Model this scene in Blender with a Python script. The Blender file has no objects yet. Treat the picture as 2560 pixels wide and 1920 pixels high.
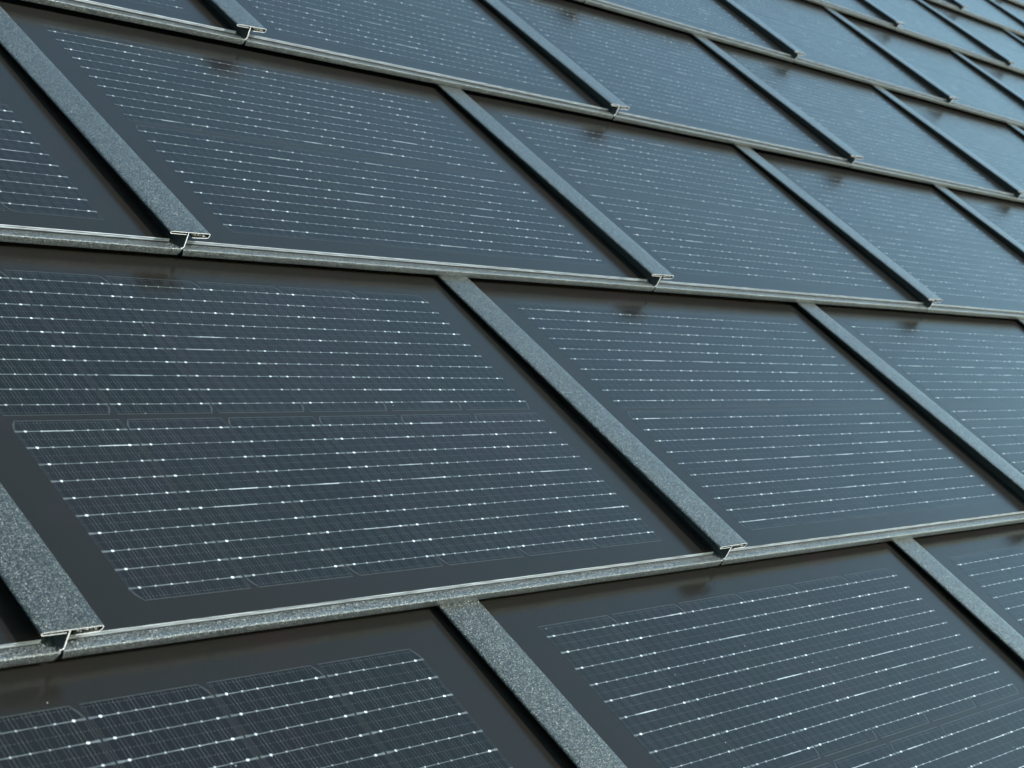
import bpy, math, random
from mathutils import Matrix, Vector, Euler

# ------------------------------------------------------------------ camera, sky, sun, exposure
C = bpy.context.scene.collection
scn = bpy.context.scene
MM = 0.001
PITCH = math.atan2(0.5035848, 0.5768103)          # roof pitch, about 41 degrees
ROOF = Matrix.Rotation(PITCH, 4, 'X')             # roof frame: x along the rows, y up the slope, z out of the roof

cam_data = bpy.data.cameras.new('camera')
cam = bpy.data.objects.new('camera', cam_data)
C.objects.link(cam)
CR = ((0.6431891517672332, -0.5768102755659501, 0.5035847704707715),
      (-0.002709259952153542, 0.6559541961965898, 0.7547958349131447),
      (-0.765702536863421, -0.48684083486623436, 0.4203398940703249))
CP = Vector((-625.1122744668226, -560.6545693018993, 698.6712090901343)) * MM
cm = Matrix.Identity(4)
for i in range(3):
    for j in range(3):
        cm[j][i] = CR[i][j]
    cm[i][3] = CP[i]
cam.matrix_world = ROOF @ cm
FOC = 3.3442796116490157
cam_data.sensor_width = 36.0
cam_data.lens = FOC * 18.0
cam_data.clip_start = 0.05
cam_data.clip_end = 500.0
cam_data.dof.use_dof = True
cam_data.dof.focus_distance = 1.52
cam_data.dof.aperture_fstop = 19.0
scn.camera = cam

SUN = Vector((0.42, -0.38, 0.82)).normalized()     # direction to the sun in the roof frame
sun_w = (ROOF.to_3x3() @ SUN).normalized()
sun_el = math.asin(sun_w.z)
sun_az = math.atan2(sun_w.x, sun_w.y)              # from +Y towards +X
world = bpy.data.worlds.new('World')
scn.world = world
world.use_nodes = True
wt = world.node_tree
wt.nodes.clear()
sky = wt.nodes.new('ShaderNodeTexSky')
sky.sky_type = 'NISHITA'
sky.sun_disc = False
sky.sun_elevation = sun_el
sky.sun_rotation = sun_az
sky.air_density = 1.0
sky.dust_density = 0.5
sky.ozone_density = 1.0
bg = wt.nodes.new('ShaderNodeBackground')
bg.inputs['Strength'].default_value = 0.15
wo = wt.nodes.new('ShaderNodeOutputWorld')
tint = wt.nodes.new('ShaderNodeVectorMath')
tint.operation = 'MULTIPLY'
tint.inputs[1].default_value = (0.95, 1.095, 0.94)   # white balance of the sky towards cyan
wt.links.new(sky.outputs[0], tint.inputs[0])
wt.links.new(tint.outputs[0], bg.inputs[0])
wt.links.new(bg.outputs[0], wo.inputs[0])

sd = bpy.data.lights.new('sun', 'SUN')
sd.energy = 2.0
sd.angle = math.radians(0.6)
sd.color = (1.0, 0.995, 0.99)
sun = bpy.data.objects.new('sun', sd)
C.objects.link(sun)
sun.rotation_mode = 'QUATERNION'
sun.rotation_quaternion = (-sun_w).to_track_quat('-Z', 'Y')

scn.view_settings.view_transform = 'Standard'
scn.view_settings.look = 'None'
scn.view_settings.exposure = 1.36
scn.view_settings.gamma = 1.0
scn.view_settings.use_curve_mapping = False

# ------------------------------------------------------------------ the measured layout (millimetres, roof frame)
W = 737.6
E = 443.08
OFF = {-1: -0.5, 0: 0.0, 1: 0.5, 2: 1.0, 3: 1.5, 4: 2.0, 5: 2.5, 6: 3.0, 7: 3.5, 8: 4.0, 9: 4.5}
DV = {0: 0.0, 1: -0.27, 2: 1.7, 3: 1.0, 4: 1.8, 5: -1.5}
DU = {0: 0.0, 1: -1.8, 2: -1.8, 3: -8.3, 4: -8.4, 5: -1.2}
DZ = {-1: 2.5, 0: 0.0, 1: -6.07, 2: -8.2, 3: -9.9, 4: -10.2, 5: -14.5, 6: -17.0, 7: -19.5, 8: -22.0, 9: -24.5, 10: -27.0}


def row_origin(r, i):
    return Vector(((i + OFF[r]) * W + DU.get(r, 0.0), E * r + DV.get(r, 0.0), DZ[r]))


def cap_slope(r):
    return (15.3 + 10.9 - (DZ[r + 1] - DZ[r])) / 447.0


def project(v):
    d = v * MM - CP
    x = sum(CR[0][k] * d[k] for k in range(3))
    y = sum(CR[1][k] * d[k] for k in range(3))
    z = -sum(CR[2][k] * d[k] for k in range(3))
    if z < 0.2:
        return None
    return (0.5 + 0.5 * FOC * x / z, 0.5 - 0.5 * FOC * y / z / 0.75)


# ------------------------------------------------------------------ materials
def mat(name):
    m = bpy.data.materials.new(name)
    m.use_nodes = True
    nt = m.node_tree
    b = nt.nodes['Principled BSDF']
    return m, nt, b


def N(nt, kind, **kw):
    n = nt.nodes.new(kind)
    for k, v in kw.items():
        if k in n.inputs:
            n.inputs[k].default_value = v
        else:
            setattr(n, k, v)
    return n


def L(nt, a, b):
    nt.links.new(a, b)


def math_node(nt, op, a, b=None, c=None):
    n = nt.nodes.new('ShaderNodeMath')
    n.operation = op
    for k, v in enumerate((a, b, c)):
        if v is None:
            continue
        if isinstance(v, (int, float)):
            n.inputs[k].default_value = v
        else:
            nt.links.new(v, n.inputs[k])
    return n.outputs[0]


def coords(nt):
    """object coordinates in millimetres, shifted per object so that no two copies carry the same grain"""
    tc = nt.nodes.new('ShaderNodeTexCoord')
    oi = nt.nodes.new('ShaderNodeObjectInfo')
    sc = N(nt, 'ShaderNodeVectorMath', operation='SCALE')
    sc.inputs['Scale'].default_value = 1000.0
    L(nt, tc.outputs['Object'], sc.inputs[0])
    cx = nt.nodes.new('ShaderNodeCombineXYZ')
    r = math_node(nt, 'MULTIPLY', oi.outputs['Random'], 977.0)
    L(nt, r, cx.inputs[2])
    ad = N(nt, 'ShaderNodeVectorMath', operation='ADD')
    L(nt, sc.outputs[0], ad.inputs[0])
    L(nt, cx.outputs[0], ad.inputs[1])
    return sc.outputs[0], ad.outputs[0], oi.outputs['Random']


def ramp(nt, src, stops):
    n = nt.nodes.new('ShaderNodeValToRGB')
    while len(n.color_ramp.elements) < len(stops):
        n.color_ramp.elements.new(0.5)
    for e, (p, c) in zip(n.color_ramp.elements, stops):
        e.position = p
        e.color = (c[0], c[1], c[2], 1.0) if isinstance(c, tuple) else (c, c, c, 1.0)
    L(nt, src, n.inputs[0])
    return n.outputs[0]


def coated_metal(name, base, rough, metallic, grain, depth):
    m, nt, b = mat(name)
    _, co, rnd = coords(nt)
    n1 = N(nt, 'ShaderNodeTexNoise', Scale=grain)
    n1.inputs['Detail'].default_value = 2.0
    n1.inputs['Roughness'].default_value = 0.6
    L(nt, co, n1.inputs['Vector'])
    vo = N(nt, 'ShaderNodeTexVoronoi', Scale=grain * 1.9)
    L(nt, co, vo.inputs['Vector'])
    bu = nt.nodes.new('ShaderNodeBump')
    bu.inputs['Strength'].default_value = 1.0
    bu.inputs['Distance'].default_value = depth * MM
    L(nt, n1.outputs['Fac'], bu.inputs['Height'])
    v2 = N(nt, 'ShaderNodeTexVoronoi', Scale=grain * 1.3)
    L(nt, co, v2.inputs['Vector'])
    c0 = N(nt, 'ShaderNodeVectorMath', operation='SUBTRACT')
    c0.inputs[1].default_value = (0.5, 0.5, 0.5)
    L(nt, v2.outputs['Color'], c0.inputs[0])
    c1 = N(nt, 'ShaderNodeVectorMath', operation='SCALE')
    c1.inputs['Scale'].default_value = 0.8
    L(nt, c0.outputs[0], c1.inputs[0])
    c2 = N(nt, 'ShaderNodeVectorMath', operation='ADD')
    L(nt, bu.outputs[0], c2.inputs[0])
    L(nt, c1.outputs[0], c2.inputs[1])
    c3 = N(nt, 'ShaderNodeVectorMath', operation='NORMALIZE')
    L(nt, c2.outputs[0], c3.inputs[0])
    L(nt, c3.outputs[0], b.inputs['Normal'])
    # pigment: dark binder with pale metal flakes in it
    sp = nt.nodes.new('ShaderNodeSeparateXYZ')
    L(nt, vo.outputs['Color'], sp.inputs[0])
    fl = ramp(nt, sp.outputs[0], [(0.0, 0.0), (0.74, 0.0), (1.0, 1.0)])
    gr = ramp(nt, n1.outputs['Fac'], [(0.3, tuple(0.55 * c for c in base)), (0.72, tuple(1.5 * c for c in base))])
    mx = nt.nodes.new('ShaderNodeMix')
    mx.data_type = 'RGBA'
    L(nt, fl, mx.inputs[0])
    L(nt, gr, mx.inputs[6])
    mx.inputs[7].default_value = (0.21, 0.225, 0.21, 1)
    big = N(nt, 'ShaderNodeTexNoise', Scale=0.012)
    big.inputs['Detail'].default_value = 3.0
    L(nt, co, big.inputs['Vector'])
    v = math_node(nt, 'MULTIPLY_ADD', big.outputs['Fac'], 0.5, 0.75)
    mu = nt.nodes.new('ShaderNodeVectorMath')
    mu.operation = 'SCALE'
    L(nt, mx.outputs[2], mu.inputs[0])
    L(nt, v, mu.inputs['Scale'])
    L(nt, mu.outputs[0], b.inputs['Base Color'])
    b.inputs['Metallic'].default_value = metallic
    b.inputs['Coat Weight'].default_value = 0.8
    b.inputs['Coat IOR'].default_value = 1.35
    b.inputs['Coat Roughness'].default_value = 0.27
    ro = math_node(nt, 'MULTIPLY_ADD', fl, -0.12, rough)
    L(nt, ro, b.inputs['Roughness'])
    return m


M_CAP = coated_metal('wrinkle_coated_steel', (0.024, 0.0255, 0.022), 0.42, 0.3, 0.82, 0.9)
M_RAIL = coated_metal('wrinkle_coated_rail', (0.070, 0.081, 0.087), 0.38, 0.4, 0.80, 0.85)

M_CUT, nt, b = mat('bare_cut_metal')
_, co, _r = coords(nt)
nz = N(nt, 'ShaderNodeTexNoise', Scale=0.7)
L(nt, co, nz.inputs['Vector'])
L(nt, ramp(nt, nz.outputs['Fac'], [(0.3, (0.7, 0.70, 0.72)), (0.7, (0.95, 0.95, 0.96))]), b.inputs['Base Color'])
b.inputs['Metallic'].default_value = 0.0
b.inputs['Roughness'].default_value = 0.45

M_SEAL, nt, b = mat('crumpled_seal')
_, co, _r = coords(nt)
nz = N(nt, 'ShaderNodeTexNoise', Scale=0.5)
L(nt, co, nz.inputs['Vector'])
L(nt, ramp(nt, nz.outputs['Fac'], [(0.38, (0.03, 0.03, 0.03)), (0.6, (0.6, 0.58, 0.58))]), b.inputs['Base Color'])
b.inputs['Roughness'].default_value = 0.6

M_DARK, nt, b = mat('dark_sheet')
b.inputs['Base Color'].default_value = (0.012, 0.012, 0.013, 1)
b.inputs['Roughness'].default_value = 0.7

M_WEB, nt, b = mat('dark_web_steel')
b.inputs['Base Color'].default_value = (0.03, 0.034, 0.034, 1)
b.inputs['Roughness'].default_value = 0.55

GLASS_ROUGH = 0.20


def gloss(nt, b, co, rnd, rough=GLASS_ROUGH):
    """the fine satin relief of the cover glass"""
    n1 = N(nt, 'ShaderNodeTexNoise', Scale=0.55)
    n1.inputs['Detail'].default_value = 1.0
    L(nt, co, n1.inputs['Vector'])
    bu = nt.nodes.new('ShaderNodeBump')
    bu.inputs['Strength'].default_value = 0.05
    bu.inputs['Distance'].default_value = 0.1 * MM
    L(nt, n1.outputs['Fac'], bu.inputs['Height'])
    L(nt, bu.outputs[0], b.inputs['Normal'])
    n2 = N(nt, 'ShaderNodeTexNoise', Scale=0.012)
    n2.inputs['Detail'].default_value = 4.0
    L(nt, co, n2.inputs['Vector'])
    r = math_node(nt, 'MULTIPLY_ADD', n2.outputs['Fac'], 0.10, rough - 0.05)
    L(nt, r, b.inputs['Roughness'])
    b.inputs['IOR'].default_value = 1.27
    return n2.outputs['Fac']


def specks(nt, co, col_socket):
    """a few dust grains stuck to the glass"""
    vo = N(nt, 'ShaderNodeTexVoronoi', Scale=0.045)
    L(nt, co, vo.inputs['Vector'])
    sp = nt.nodes.new('ShaderNodeSeparateXYZ')
    L(nt, vo.outputs['Color'], sp.inputs[0])
    near = math_node(nt, 'LESS_THAN', vo.outputs['Distance'], 0.022)
    some = math_node(nt, 'GREATER_THAN', sp.outputs[0], 0.5)
    mx = nt.nodes.new('ShaderNodeMix')
    mx.data_type = 'RGBA'
    L(nt, math_node(nt, 'MULTIPLY', near, some), mx.inputs[0])
    L(nt, col_socket, mx.inputs[6])
    mx.inputs[7].default_value = (0.28, 0.28, 0.27, 1)
    return mx.outputs[2]


M_GLASS, nt, b = mat('satin_black_glass')
_, co, rnd = coords(nt)
f = gloss(nt, b, co, rnd)
L(nt, ramp(nt, f, [(0.3, (0.0130, 0.0112, 0.0098)), (0.5, (0.0118, 0.0114, 0.0098)), (0.7, (0.0138, 0.0112, 0.0108))]), b.inputs['Base Color'])
L(nt, specks(nt, co, b.inputs['Base Color'].links[0].from_socket), b.inputs['Base Color'])

M_GEDGE, nt, b = mat('ground_glass_edge')
_, co, rnd = coords(nt)
mp = N(nt, 'ShaderNodeVectorMath', operation='MULTIPLY')
mp.inputs[1].default_value = (0.05, 1.5, 1.5)
L(nt, co, mp.inputs[0])
nz = N(nt, 'ShaderNodeTexNoise', Scale=1.0)
nz.inputs['Detail'].default_value = 3.0
L(nt, mp.outputs[0], nz.inputs['Vector'])
L(nt, ramp(nt, nz.outputs['Fac'], [(0.3, (0.06, 0.073, 0.085)), (0.7, (0.30, 0.34, 0.385))]), b.inputs['Base Color'])
b.inputs['Roughness'].default_value = 0.35

M_CELL, nt, b = mat('silicon_cell')
lo, co, rnd = coords(nt)
f = gloss(nt, b, co, rnd)
sx = nt.nodes.new('ShaderNodeSeparateXYZ')
L(nt, lo, sx.inputs[0])
X, Y = sx.outputs[0], sx.outputs[1]


def stripes(src, pitch, width, phase=0.0):
    """1 on thin lines of the given pitch and width, 0 between them"""
    a = math_node(nt, 'ADD', src, phase + pitch * 1000.5)
    md = math_node(nt, 'MODULO', a, pitch)
    d = math_node(nt, 'ABSOLUTE', math_node(nt, 'SUBTRACT', md, pitch / 2.0))
    return math_node(nt, 'LESS_THAN', d, width / 2.0)


fine = stripes(X, 1.42, 0.16)
beat = stripes(X, 12.4, 0.34)
beat2 = stripes(X, 6.2, 0.30, 3.1)
mids = stripes(Y, 18.2, 0.40)                       # faint dotted rows half way between the busbars
dots = stripes(X, 1.42 * 2, 1.3)
mids = math_node(nt, 'MULTIPLY', mids, dots)
ex = math_node(nt, 'GREATER_THAN', math_node(nt, 'ABSOLUTE', X), 48.05)
ey = math_node(nt, 'GREATER_THAN', math_node(nt, 'ABSOLUTE', Y), 93.4)
nb = N(nt, 'ShaderNodeTexNoise', Scale=0.03)
L(nt, co, nb.inputs['Vector'])
pat = ramp(nt, nb.outputs['Fac'], [(0.35, 0.45), (0.65, 1.0)])
s = math_node(nt, 'MULTIPLY', fine, 0.05)
s = math_node(nt, 'MAXIMUM', s, math_node(nt, 'MULTIPLY', math_node(nt, 'MULTIPLY', beat, pat), 0.55))
s = math_node(nt, 'MAXIMUM', s, math_node(nt, 'MULTIPLY', math_node(nt, 'MULTIPLY', beat2, pat), 0.42))
s = math_node(nt, 'MAXIMUM', s, math_node(nt, 'MULTIPLY', mids, 0.45))
s = math_node(nt, 'MAXIMUM', s, math_node(nt, 'MULTIPLY', ey, 0.28))
s = math_node(nt, 'MAXIMUM', s, math_node(nt, 'MULTIPLY', ex, 0.15))
cham = math_node(nt, 'ADD', math_node(nt, 'MULTIPLY', math_node(nt, 'ADD', X, 48.75), 1 / 5.5),
                 math_node(nt, 'MULTIPLY', math_node(nt, 'SUBTRACT', 94.2, math_node(nt, 'ABSOLUTE', Y)), 1 / 11.0))
s = math_node(nt, 'MAXIMUM', s, math_node(nt, 'MULTIPLY', math_node(nt, 'LESS_THAN', cham, 1.17), 0.28))
cb = ramp(nt, f, [(0.3, (0.0072, 0.0084, 0.0070)), (0.5, (0.0076, 0.0080, 0.0084)), (0.7, (0.0090, 0.0078, 0.0092))])
rv = math_node(nt, 'MULTIPLY_ADD', rnd, 0.3, 0.85)
cv = nt.nodes.new('ShaderNodeVectorMath')
cv.operation = 'SCALE'
L(nt, cb, cv.inputs[0])
L(nt, rv, cv.inputs['Scale'])
mx = nt.nodes.new('ShaderNodeMix')
mx.data_type = 'RGBA'
L(nt, s, mx.inputs[0])
L(nt, cv.outputs[0], mx.inputs[6])
mx.inputs[7].default_value = (0.10, 0.11, 0.112, 1)
L(nt, specks(nt, co, mx.outputs[2]), b.inputs['Base Color'])


def wire_mat(name, col, metallic, rough):
    m, nt, b = mat(name)
    _, co, _r = coords(nt)
    nz = N(nt, 'ShaderNodeTexNoise', Scale=0.035)
    nz.inputs['Detail'].default_value = 3.0
    L(nt, co, nz.inputs['Vector'])
    L(nt, ramp(nt, nz.outputs['Fac'], [(0.34, tuple(0.45 * c for c in col)), (0.66, tuple(min(0.95, 1.5 * c) for c in col))]), b.inputs['Base Color'])
    b.inputs['Metallic'].default_value = metallic
    b.inputs['Roughness'].default_value = rough
    b.inputs['Coat Weight'].default_value = 1.0
    b.inputs['Coat IOR'].default_value = 1.30
    b.inputs['Coat Roughness'].default_value = GLASS_ROUGH
    return m


M_WIRE = wire_mat('tinned_wire', (0.115, 0.127, 0.13), 0.25, 0.45)
M_WIRE_GLINT = wire_mat('painted_glint_wire', (0.33, 0.35, 0.36), 0.3, 0.4)  # paler base colour paints the glints on random wire stretches
M_PAD = wire_mat('solder_pad', (0.56, 0.58, 0.59), 0.15, 0.4)
M_PAD2 = wire_mat('small_solder_pad', (0.33, 0.35, 0.36), 0.15, 0.4)
M_TAIL = wire_mat('dull_ribbon', (0.08, 0.088, 0.088), 0.25, 0.45)


# ------------------------------------------------------------------ mesh helpers
class MB:
    def __init__(self):
        self.v, self.f, self.m = [], [], []

    def box(self, x0, x1, y0, y1, z0, z1, mi=0, side=None):
        n = len(self.v)
        self.v += [(x0, y0, z0), (x1, y0, z0), (x1, y1, z0), (x0, y1, z0), (x0, y0, z1), (x1, y0, z1), (x1, y1, z1), (x0, y1, z1)]
        s = mi if side is None else side
        for q, k in (((0, 3, 2, 1), s), ((4, 5, 6, 7), mi), ((0, 1, 5, 4), s), ((1, 2, 6, 5), s), ((2, 3, 7, 6), s), ((3, 0, 4, 7), s)):
            self.f.append(tuple(n + i for i in q))
            self.m.append(k)

    def face(self, pts, mi=0):
        n = len(self.v)
        self.v += pts
        self.f.append(tuple(range(n, n + len(pts))))
        self.m.append(mi)

    def prism(self, outline, z0, z1, mi=0):
        n = len(self.v)
        k = len(outline)
        self.v += [(x, y, z0) for x, y in outline] + [(x, y, z1) for x, y in outline]
        self.f.append(tuple(n + k + i for i in range(k)))
        self.m.append(mi)
        self.f.append(tuple(n + i for i in reversed(range(k))))
        self.m.append(mi)
        for i in range(k):
            j = (i + 1) % k
            self.f.append((n + i, n + j, n + k + j, n + k + i))
            self.m.append(mi)

    def mesh(self, name, mats, smooth=False, auto=None):
        me = bpy.data.meshes.new(name)
        me.from_pydata([(x * MM, y * MM, z * MM) for x, y, z in self.v], [], self.f)
        for m in mats:
            me.materials.append(m)
        for p, k in zip(me.polygons, self.m):
            p.material_index = k
            p.use_smooth = smooth and k == 0
        me.update()
        return me


def offset_path(path, t):
    """closed thick outline of a folded sheet: the path and its parallel at distance t"""
    n = len(path)
    out = []
    for i in range(n):
        a = Vector(path[max(i - 1, 0)])
        c = Vector(path[min(i + 1, n - 1)])
        p = Vector(path[i])
        d1 = (p - a).normalized() if i > 0 else (c - p).normalized()
        d2 = (c - p).normalized() if i < n - 1 else d1
        nrm = Vector((-(d1.y + d2.y), d1.x + d2.x))
        if nrm.length < 1e-4:
            nrm = Vector((-d1.y, d1.x))
        nrm.normalize()
        k = 1.0 / max(0.5, nrm.dot(Vector((-d1.y, d1.x))))
        out.append((p.x + nrm.x * t * k, p.y + nrm.y * t * k))
    return out


def folded_sheet(mb, path, t, stations, place, mi=0, cut=1, cutmax=1e9):
    """sweep a folded sheet of thickness t; place(station, a, b) gives the point"""
    other = offset_path(path, t)
    n = len(path)
    base = len(mb.v)
    for s in stations:
        for a, b in path:
            mb.v.append(place(s, a, b))
        for a, b in other:
            mb.v.append(place(s, a, b))
    st = 2 * n
    for k in range(len(stations) - 1):
        o = base + k * st
        p = o + st
        for i in range(n - 1):
            mb.f.append((o + i, o + i + 1, p + i + 1, p + i)); mb.m.append(mi)
            mb.f.append((o + n + i + 1, o + n + i, p + n + i, p + n + i + 1)); mb.m.append(mi)
        mb.f.append((o, p, p + n, o + n)); mb.m.append(mi)
        mb.f.append((p + n - 1, o + n - 1, o + 2 * n - 1, p + 2 * n - 1)); mb.m.append(mi)
    for o, flip in ((base, False), (base + (len(stations) - 1) * st, True)):
        d = len(mb.v)
        mb.v += mb.v[o:o + st]
        for i in range(n - 1):
            q = (d + i, d + n + i, d + n + i + 1, d + i + 1)
            mb.f.append(tuple(reversed(q)) if flip else q)
            mb.m.append(cut if path[i][0] < cutmax else mi)


def wob(seed, amp, x, k):
    return amp * (math.sin(x * 0.0131 * k + seed) + 0.6 * math.sin(x * 0.037 * k + seed * 2.3) + 0.35 * math.sin(x * 0.093 * k + seed * 3.1)) / 1.95


# ------------------------------------------------------------------ shared meshes
rnd = random.Random(4)


def glass_mesh(v):
    mb = MB()
    x0, x1, y0, y1 = 4.5, W - 12.5, 8.0, 449.0
    top = 1.85
    # upper pane, dark interlayer, lower pane, all one laminate; the arris of the upper pane is chamfered
    c = 0.35
    n = 48
    xs = [x0 + (x1 - x0) * i / n for i in range(n + 1)]
    w = [wob(v * 1.7, 0.16, x, 1.0) for x in xs]
    mb.face([(x0, y0 + c, top), (x1, y0 + c, top), (x1, y1, top), (x0, y1, top)], 0)
    for i in range(n):
        a, b = xs[i], xs[i + 1]
        p, q = y0 + w[i], y0 + w[i + 1]
        mb.face([(a, p, top - c), (b, q, top - c), (b, y0 + c, top), (a, y0 + c, top)], 1)
        mb.face([(a, p, 0.45), (b, q, 0.45), (b, q, top - c), (a, p, top - c)], 1)
        mb.face([(a, p + 0.3, 0.1), (b, q + 0.3, 0.1), (b, q, 0.45), (a, p, 0.45)], 2)
        mb.face([(a, p, -0.2), (b, q, -0.2), (b, q + 0.3, 0.1), (a, p + 0.3, 0.1)], 1)
        mb.face([(a, p, -1.15), (b, q, -1.15), (b, q, -0.2), (a, p, -0.2)], 1)
    mb.face([(x1, y0, -1.15), (x1, y1, -1.15), (x1, y1, top), (x1, y0, top - c)], 1)
    mb.face([(x0, y1, -1.15), (x0, y0, -1.15), (x0, y0, top - c), (x0, y1, top)], 1)
    mb.face([(x1, y1, -1.15), (x0, y1, -1.15), (x0, y1, top), (x1, y1, top)], 1)
    mb.face([(x0, y1, -1.15), (x1, y1, -1.15), (x1, y0, -1.15), (x0, y0, -1.15)], 2)
    return mb.mesh('glass_pane', [M_GLASS, M_GEDGE, M_DARK])


def rail_mesh(v):
    path = [(60.0, -3.5), (20.0, -2.9), (3.0, -2.7), (1.3, -2.75), (0.5, -2.95), (0.05, -3.4), (0.0, -4.0), (0.55, -9.6), (0.9, -10.3), (1.7, -10.7), (16.0, -10.7)]
    mb = MB()
    n = 64

    def place(s, a, b):
        # both ends are cut back on a slant below the crease
        depth = max(0.0, min(1.0, (-2.9 - b) / 7.5)) if a < 8 else (0.0 if b > -5 else 1.0)
        x0 = 1.0 + 3.0 * depth
        x1 = W - 0.7 - 2.0 * depth
        x = x0 + (x1 - x0) * s
        wy = wob(v * 2.1, 0.22, x, 1.0) if a < 8 else 0.0
        wz = wob(v * 3.3 + 1, 0.16, x, 1.2) if a < 8 else 0.0
        return (x, a + wy, b + wz)
    folded_sheet(mb, path, 0.7, [i / n for i in range(n + 1)], place, cutmax=1.2)
    return mb.mesh('front_rail', [M_RAIL, M_CUT], smooth=True)


def tray_mesh():
    mb = MB()
    mb.box(1.0, W - 1.2, 61.0, 470.0, -4.2, -3.55)
    mb.box(5.0, W - 13.0, 8.7, 18.0, -2.95, -1.16)      # black bedding bead under the laminate
    return mb.mesh('backing_tray', [M_DARK])


CW, CH = 97.5, 188.4                               # half-cell


def cell_mesh():
    a, h = CW / 2, CH / 2
    o = [(a, -h), (a, h), (-a + 5.5, h), (-a + 1.3, h - 6.0), (-a, h - 11.0), (-a, -h + 11.0), (-a + 1.3, -h + 6.0), (-a + 5.5, -h)]
    mb = MB()
    mb.prism(o, -0.2, 0.10)
    return mb.mesh('solar_cell', [M_CELL])


def wires_mesh(seed):
    r = random.Random(seed)
    mb = MB()
    z = 0.10
    for k in range(10):
        y = -9 * 18.2 / 2 + k * 18.2
        pads = [-CW / 2 + 8.8 + (CW - 17.6) * q / 6 for q in range(7)]
        # segments between pads; some are wider, with a glint painted as paler colour
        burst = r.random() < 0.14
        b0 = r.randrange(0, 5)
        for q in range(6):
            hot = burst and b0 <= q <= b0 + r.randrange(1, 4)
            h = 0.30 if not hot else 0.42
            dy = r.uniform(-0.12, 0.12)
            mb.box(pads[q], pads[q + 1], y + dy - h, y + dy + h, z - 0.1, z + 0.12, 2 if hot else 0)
        for s in (-1, 1):
            e = s * CW / 2
            p = pads[0] if s < 0 else pads[-1]
            # the ribbon widens towards the edge of the cell
            hw = 1.05
            pts = [(p, y - 0.5), (e + s * 0.0, y - hw), (e, y + hw), (p, y + 0.5)]
            if s < 0:
                pts.reverse()
            mb.prism(pts, z - 0.1, z + 0.13, 3)
            if r.random() < 0.5:
                xx = e - s * r.uniform(2.0, 4.5)
                mb.box(xx - 1.2, xx + 1.2, y - 0.4, y + 0.4, z - 0.1, z + 0.17, 0)
        for q, x in enumerate(pads):
            big = q in (0, 6)
            sx, sy = (1.35, 1.0) if big else (0.8, 0.75)
            sx *= r.uniform(0.85, 1.15)
            sy *= r.uniform(0.9, 1.1)
            ol = [(x + sx * math.cos(t * math.pi / 4 + 0.39), y + sy * math.sin(t * math.pi / 4 + 0.39)) for t in range(8)]
            mb.prism(ol, z - 0.1, z + 0.22, 1 if big else 4)
    return mb.mesh('busbar_wires', [M_WIRE, M_PAD, M_WIRE_GLINT, M_TAIL, M_PAD2])


GL = [glass_mesh(i) for i in range(4)]
RL = [rail_mesh(i) for i in range(4)]
TRAY = tray_mesh()
CELL = cell_mesh()
WIRES = [wires_mesh(i) for i in range(9)]


def cap_mesh(v):
    path = [(-4.0, 13.35), (-12.0, 13.3), (-20.8, 13.25), (-21.8, 13.5), (-22.2, 14.1), (-21.8, 14.7), (-20.8, 14.95),
            (-10.0, 15.1), (0.0, 15.2), (12.0, 15.35), (20.8, 15.5), (21.8, 15.2), (22.1, 14.4), (21.6, 12.3), (20.8, 11.6), (19.5, 11.3), (3.5, 10.6)]
    mb = MB()
    n = 30

    def place(s, a, b):
        y = 0.0 + s * 452.0
        return (a + wob(v + 5, 0.16, y, 1.3), y, b + wob(v * 2 + a * 0.05, 0.14, y, 1.1) * (1 if b > 12.8 else 0.5))
    # reversed so that the sheet thickens to the outside
    folded_sheet(mb, list(path), 0.55, [i / n for i in range(n + 1)], place)
    return mb.mesh('cap', [M_CAP, M_CUT], smooth=True)


def web_mesh():
    mb = MB()
    path = [(-2.2, 14.9), (-2.0, 13.6), (-1.2, 7.0), (-0.2, 0.2), (-0.4, -0.9), (-1.4, -1.5), (-2.6, -1.5)]
    path = [(a, b) for a, b in path]

    def place(s, a, b):
        y = 0.6 + s * 450.0
        return (a, y, b)
    folded_sheet(mb, path, 0.9, [0, 0.5, 1], place)
    return mb.mesh('web', [M_WEB, M_CUT])


def seal_mesh(seed):
    r = random.Random(seed)
    mb = MB()
    n = 9
    for i in range(n):
        x0 = 4.5 + 15.0 * i / n
        z0 = 11.6 + r.uniform(0, 0.9)
        mb.box(x0, x0 + 15.0 / n * r.uniform(0.7, 1.0), r.uniform(0.5, 2.4), 40.0, z0, z0 + r.uniform(0.7, 1.7))
    return mb.mesh('seal_strip', [M_SEAL])


CAPS = [cap_mesh(i) for i in range(4)]
WEB = web_mesh()
SEALS = [seal_mesh(i) for i in range(4)]


def link(name, data, parent, loc=(0, 0, 0), rz=0.0):
    o = bpy.data.objects.new(name, data)
    C.objects.link(o)
    o.parent = parent
    o.location = [v * MM for v in loc]
    o.rotation_euler = (0, 0, rz)
    return o


def empty(name, mw):
    o = bpy.data.objects.new(name, None)
    o.empty_display_size = 0.02
    C.objects.link(o)
    o.matrix_world = mw
    return o


# ------------------------------------------------------------------ what stands in (or just beside) the view
def inside(pts, m):
    """does the sampled patch touch the frame, widened by m on every side"""
    for p in pts:
        q = project(p)
        if q and -m < q[0] < 1 + m and -m < q[1] < 1 + m:
            return True
    return False


def patch(r, i, x0=0.0, x1=W, ny=9, nx=11):
    o = row_origin(r, i)
    s = cap_slope(r)
    return [o + Vector((x0 + (x1 - x0) * a / (nx - 1), 446.0 * b / (ny - 1), -s * 446.0 * b / (ny - 1))) for a in range(nx) for b in range(ny)]


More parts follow.
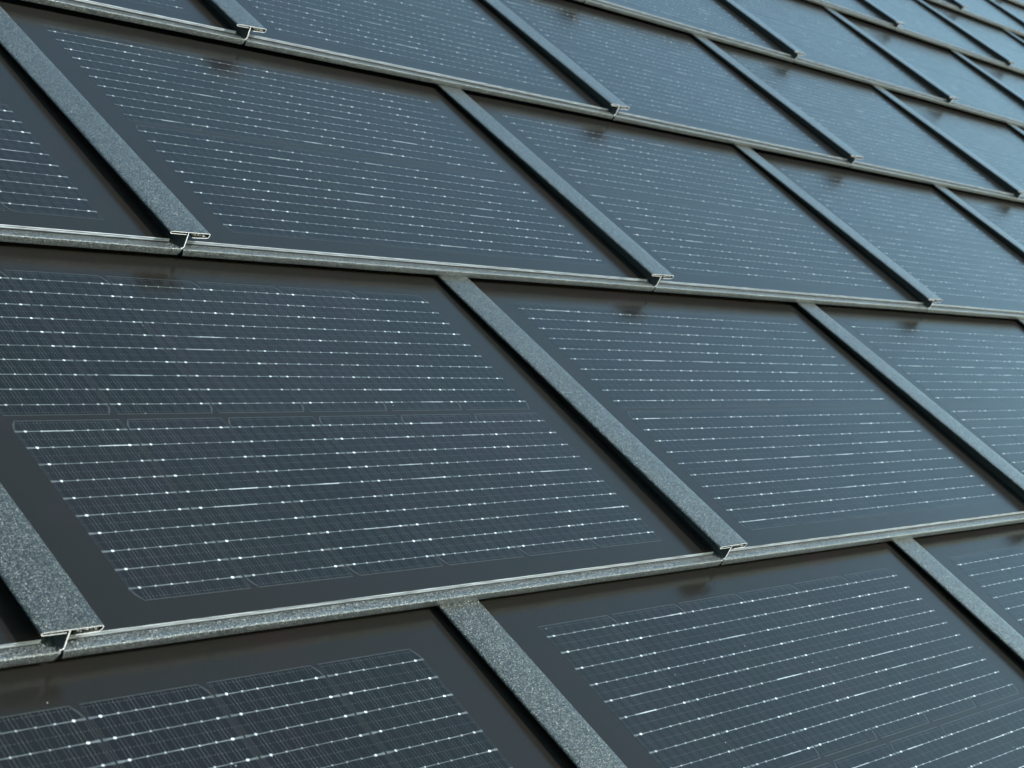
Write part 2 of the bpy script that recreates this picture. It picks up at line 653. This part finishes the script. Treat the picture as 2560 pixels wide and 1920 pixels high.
ORD = ['first', 'second', 'third', 'fourth', 'fifth', 'sixth', 'seventh', 'eighth', 'ninth', 'tenth', 'eleventh', 'twelfth', 'thirteenth', 'fourteenth', 'fifteenth']
ROWW = {-1: 'bottom row', 0: 'second row up', 1: 'third row up', 2: 'fourth row up', 3: 'fifth row up', 4: 'sixth row up', 5: 'seventh row up', 6: 'eighth row up', 7: 'ninth row up', 8: 'tenth row up', 9: 'topmost row'}
LOOK = {-1: 'charcoal glass', 0: 'dark grey glass', 1: 'slate grey glass', 2: 'steel blue glass', 3: 'softly blurred blue glass', 4: 'blurred pale blue glass', 5: 'blurred pale blue glass', 6: 'out-of-focus pale blue glass', 7: 'out-of-focus pale blue glass', 8: 'out-of-focus pale blue glass', 9: 'out-of-focus pale blue glass'}

for r in range(-1, 10):
    vis, ribs = [], []
    for i in range(-3, 16):
        if inside(patch(r, i), 0.10):
            vis.append((i, inside(patch(r, i, ny=40, nx=40), 0.0)))
        if inside(patch(r, i, -22, 22, 24, 3), 0.10):
            ribs.append((i, inside(patch(r, i, -22, 22, 60, 3), 0.0)))
    # panels -----------------------------------------------------
    s = cap_slope(r) - 0.0155
    seen = [i for i, v in vis if v]
    for i, v in vis:
        rr = random.Random(r * 100 + i)
        mw = ROOF @ Matrix.Translation(row_origin(r, i) * MM) @ Matrix.Rotation(-math.atan(s) + rr.uniform(-1, 1) * 0.0022, 4, 'X') @ Matrix.Rotation(rr.uniform(-1, 1) * 0.0012, 4, 'Y')
        t = empty('solar_panel', mw)
        t['category'] = 'solar panel'
        t['group'] = 'solar panels laid in overlapping rows on the roof'
        if v:
            k = seen.index(i)
            place = ('only panel showing' if len(seen) == 1 else ORD[k] + ' panel from the left')
            t['label'] = '%s solar panel, %s in the %s' % (LOOK[r], place, ROWW[r])
        else:
            side = 'left' if (not seen or i < seen[0]) else 'right'
            n = (seen[0] - i) if (seen and i < seen[0]) else ((i - seen[-1]) if seen else i + 4)
            t['label'] = 'dark solar panel past the %s edge, %s out, in the %s' % (side, ORD[n - 1], ROWW[r])
        link('glass_pane', GL[rr.randrange(4)], t)
        link('front_rail', RL[rr.randrange(4)], t)
        link('backing_tray', TRAY, t)
        for row in range(2):
            for c in range(6):
                cx = 72.3 + 99.18 * c + CW / 2
                cy = (33.0 + 91.0) if row == 0 else (33.0 + 91.0 + 182.0 + 12.17)
                cell = link('solar_cell', CELL, t, (cx, cy, 1.88), 0.0 if row == 0 else math.pi)
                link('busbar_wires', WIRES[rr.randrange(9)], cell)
    # seam ribs -----------------------------------------------------
    s = cap_slope(r)
    seen = [i for i, v in ribs if v]
    for i, v in ribs:
        rr = random.Random(r * 100 + i + 7777)
        mw = ROOF @ Matrix.Translation(row_origin(r, i) * MM) @ Matrix.Rotation(-math.atan(s), 4, 'X') @ Matrix.Rotation(rr.uniform(-1, 1) * 0.01, 4, 'Y')
        t = empty('seam_rib', mw)
        t['category'] = 'seam rib'
        t['group'] = 'standing seam ribs between the solar panels'
        if v:
            k = seen.index(i)
            place = ('the only rib showing' if len(seen) == 1 else ORD[k] + ' rib from the left')
            t['label'] = 'textured grey metal rib, %s in the %s' % (place, ROWW[r])
        else:
            side = 'left' if (not seen or i < seen[0]) else 'right'
            n = (seen[0] - i) if (seen and i < seen[0]) else ((i - seen[-1]) if seen else i + 4)
            t['label'] = 'textured metal rib past the %s edge, %s out, %s' % (side, ORD[n - 1], ROWW[r])
        link('cap', CAPS[rr.randrange(4)], t)
        link('web', WEB, t)
        link('seal_strip', SEALS[rr.randrange(4)], t)

# the boarding under the panels
mb = MB()
mb.box(-2500, 13000, -1500, 5200, -90, -70)
deck = bpy.data.objects.new('roof_deck', mb.mesh('roof_deck', [M_DARK]))
C.objects.link(deck)
deck.matrix_world = ROOF
deck['kind'] = 'structure'

# unseen ground far below the roof, added to bounce neutral light onto the rails
mb = MB()
mb.face([(-200000, -200000, -9000), (200000, -200000, -9000), (200000, 200000, -9000), (-200000, 200000, -9000)], 0)
M_BOUNCE_GROUND, nt, b = mat('bounce_ground_grey')
nz = N(nt, 'ShaderNodeTexNoise', Scale=0.6)
L(nt, ramp(nt, nz.outputs['Fac'], [(0.3, (0.17, 0.19, 0.215)), (0.7, (0.24, 0.265, 0.29))]), b.inputs['Base Color'])
b.inputs['Roughness'].default_value = 0.9
ground = bpy.data.objects.new('ground', mb.mesh('ground', [M_BOUNCE_GROUND]))
C.objects.link(ground)
ground['kind'] = 'structure'
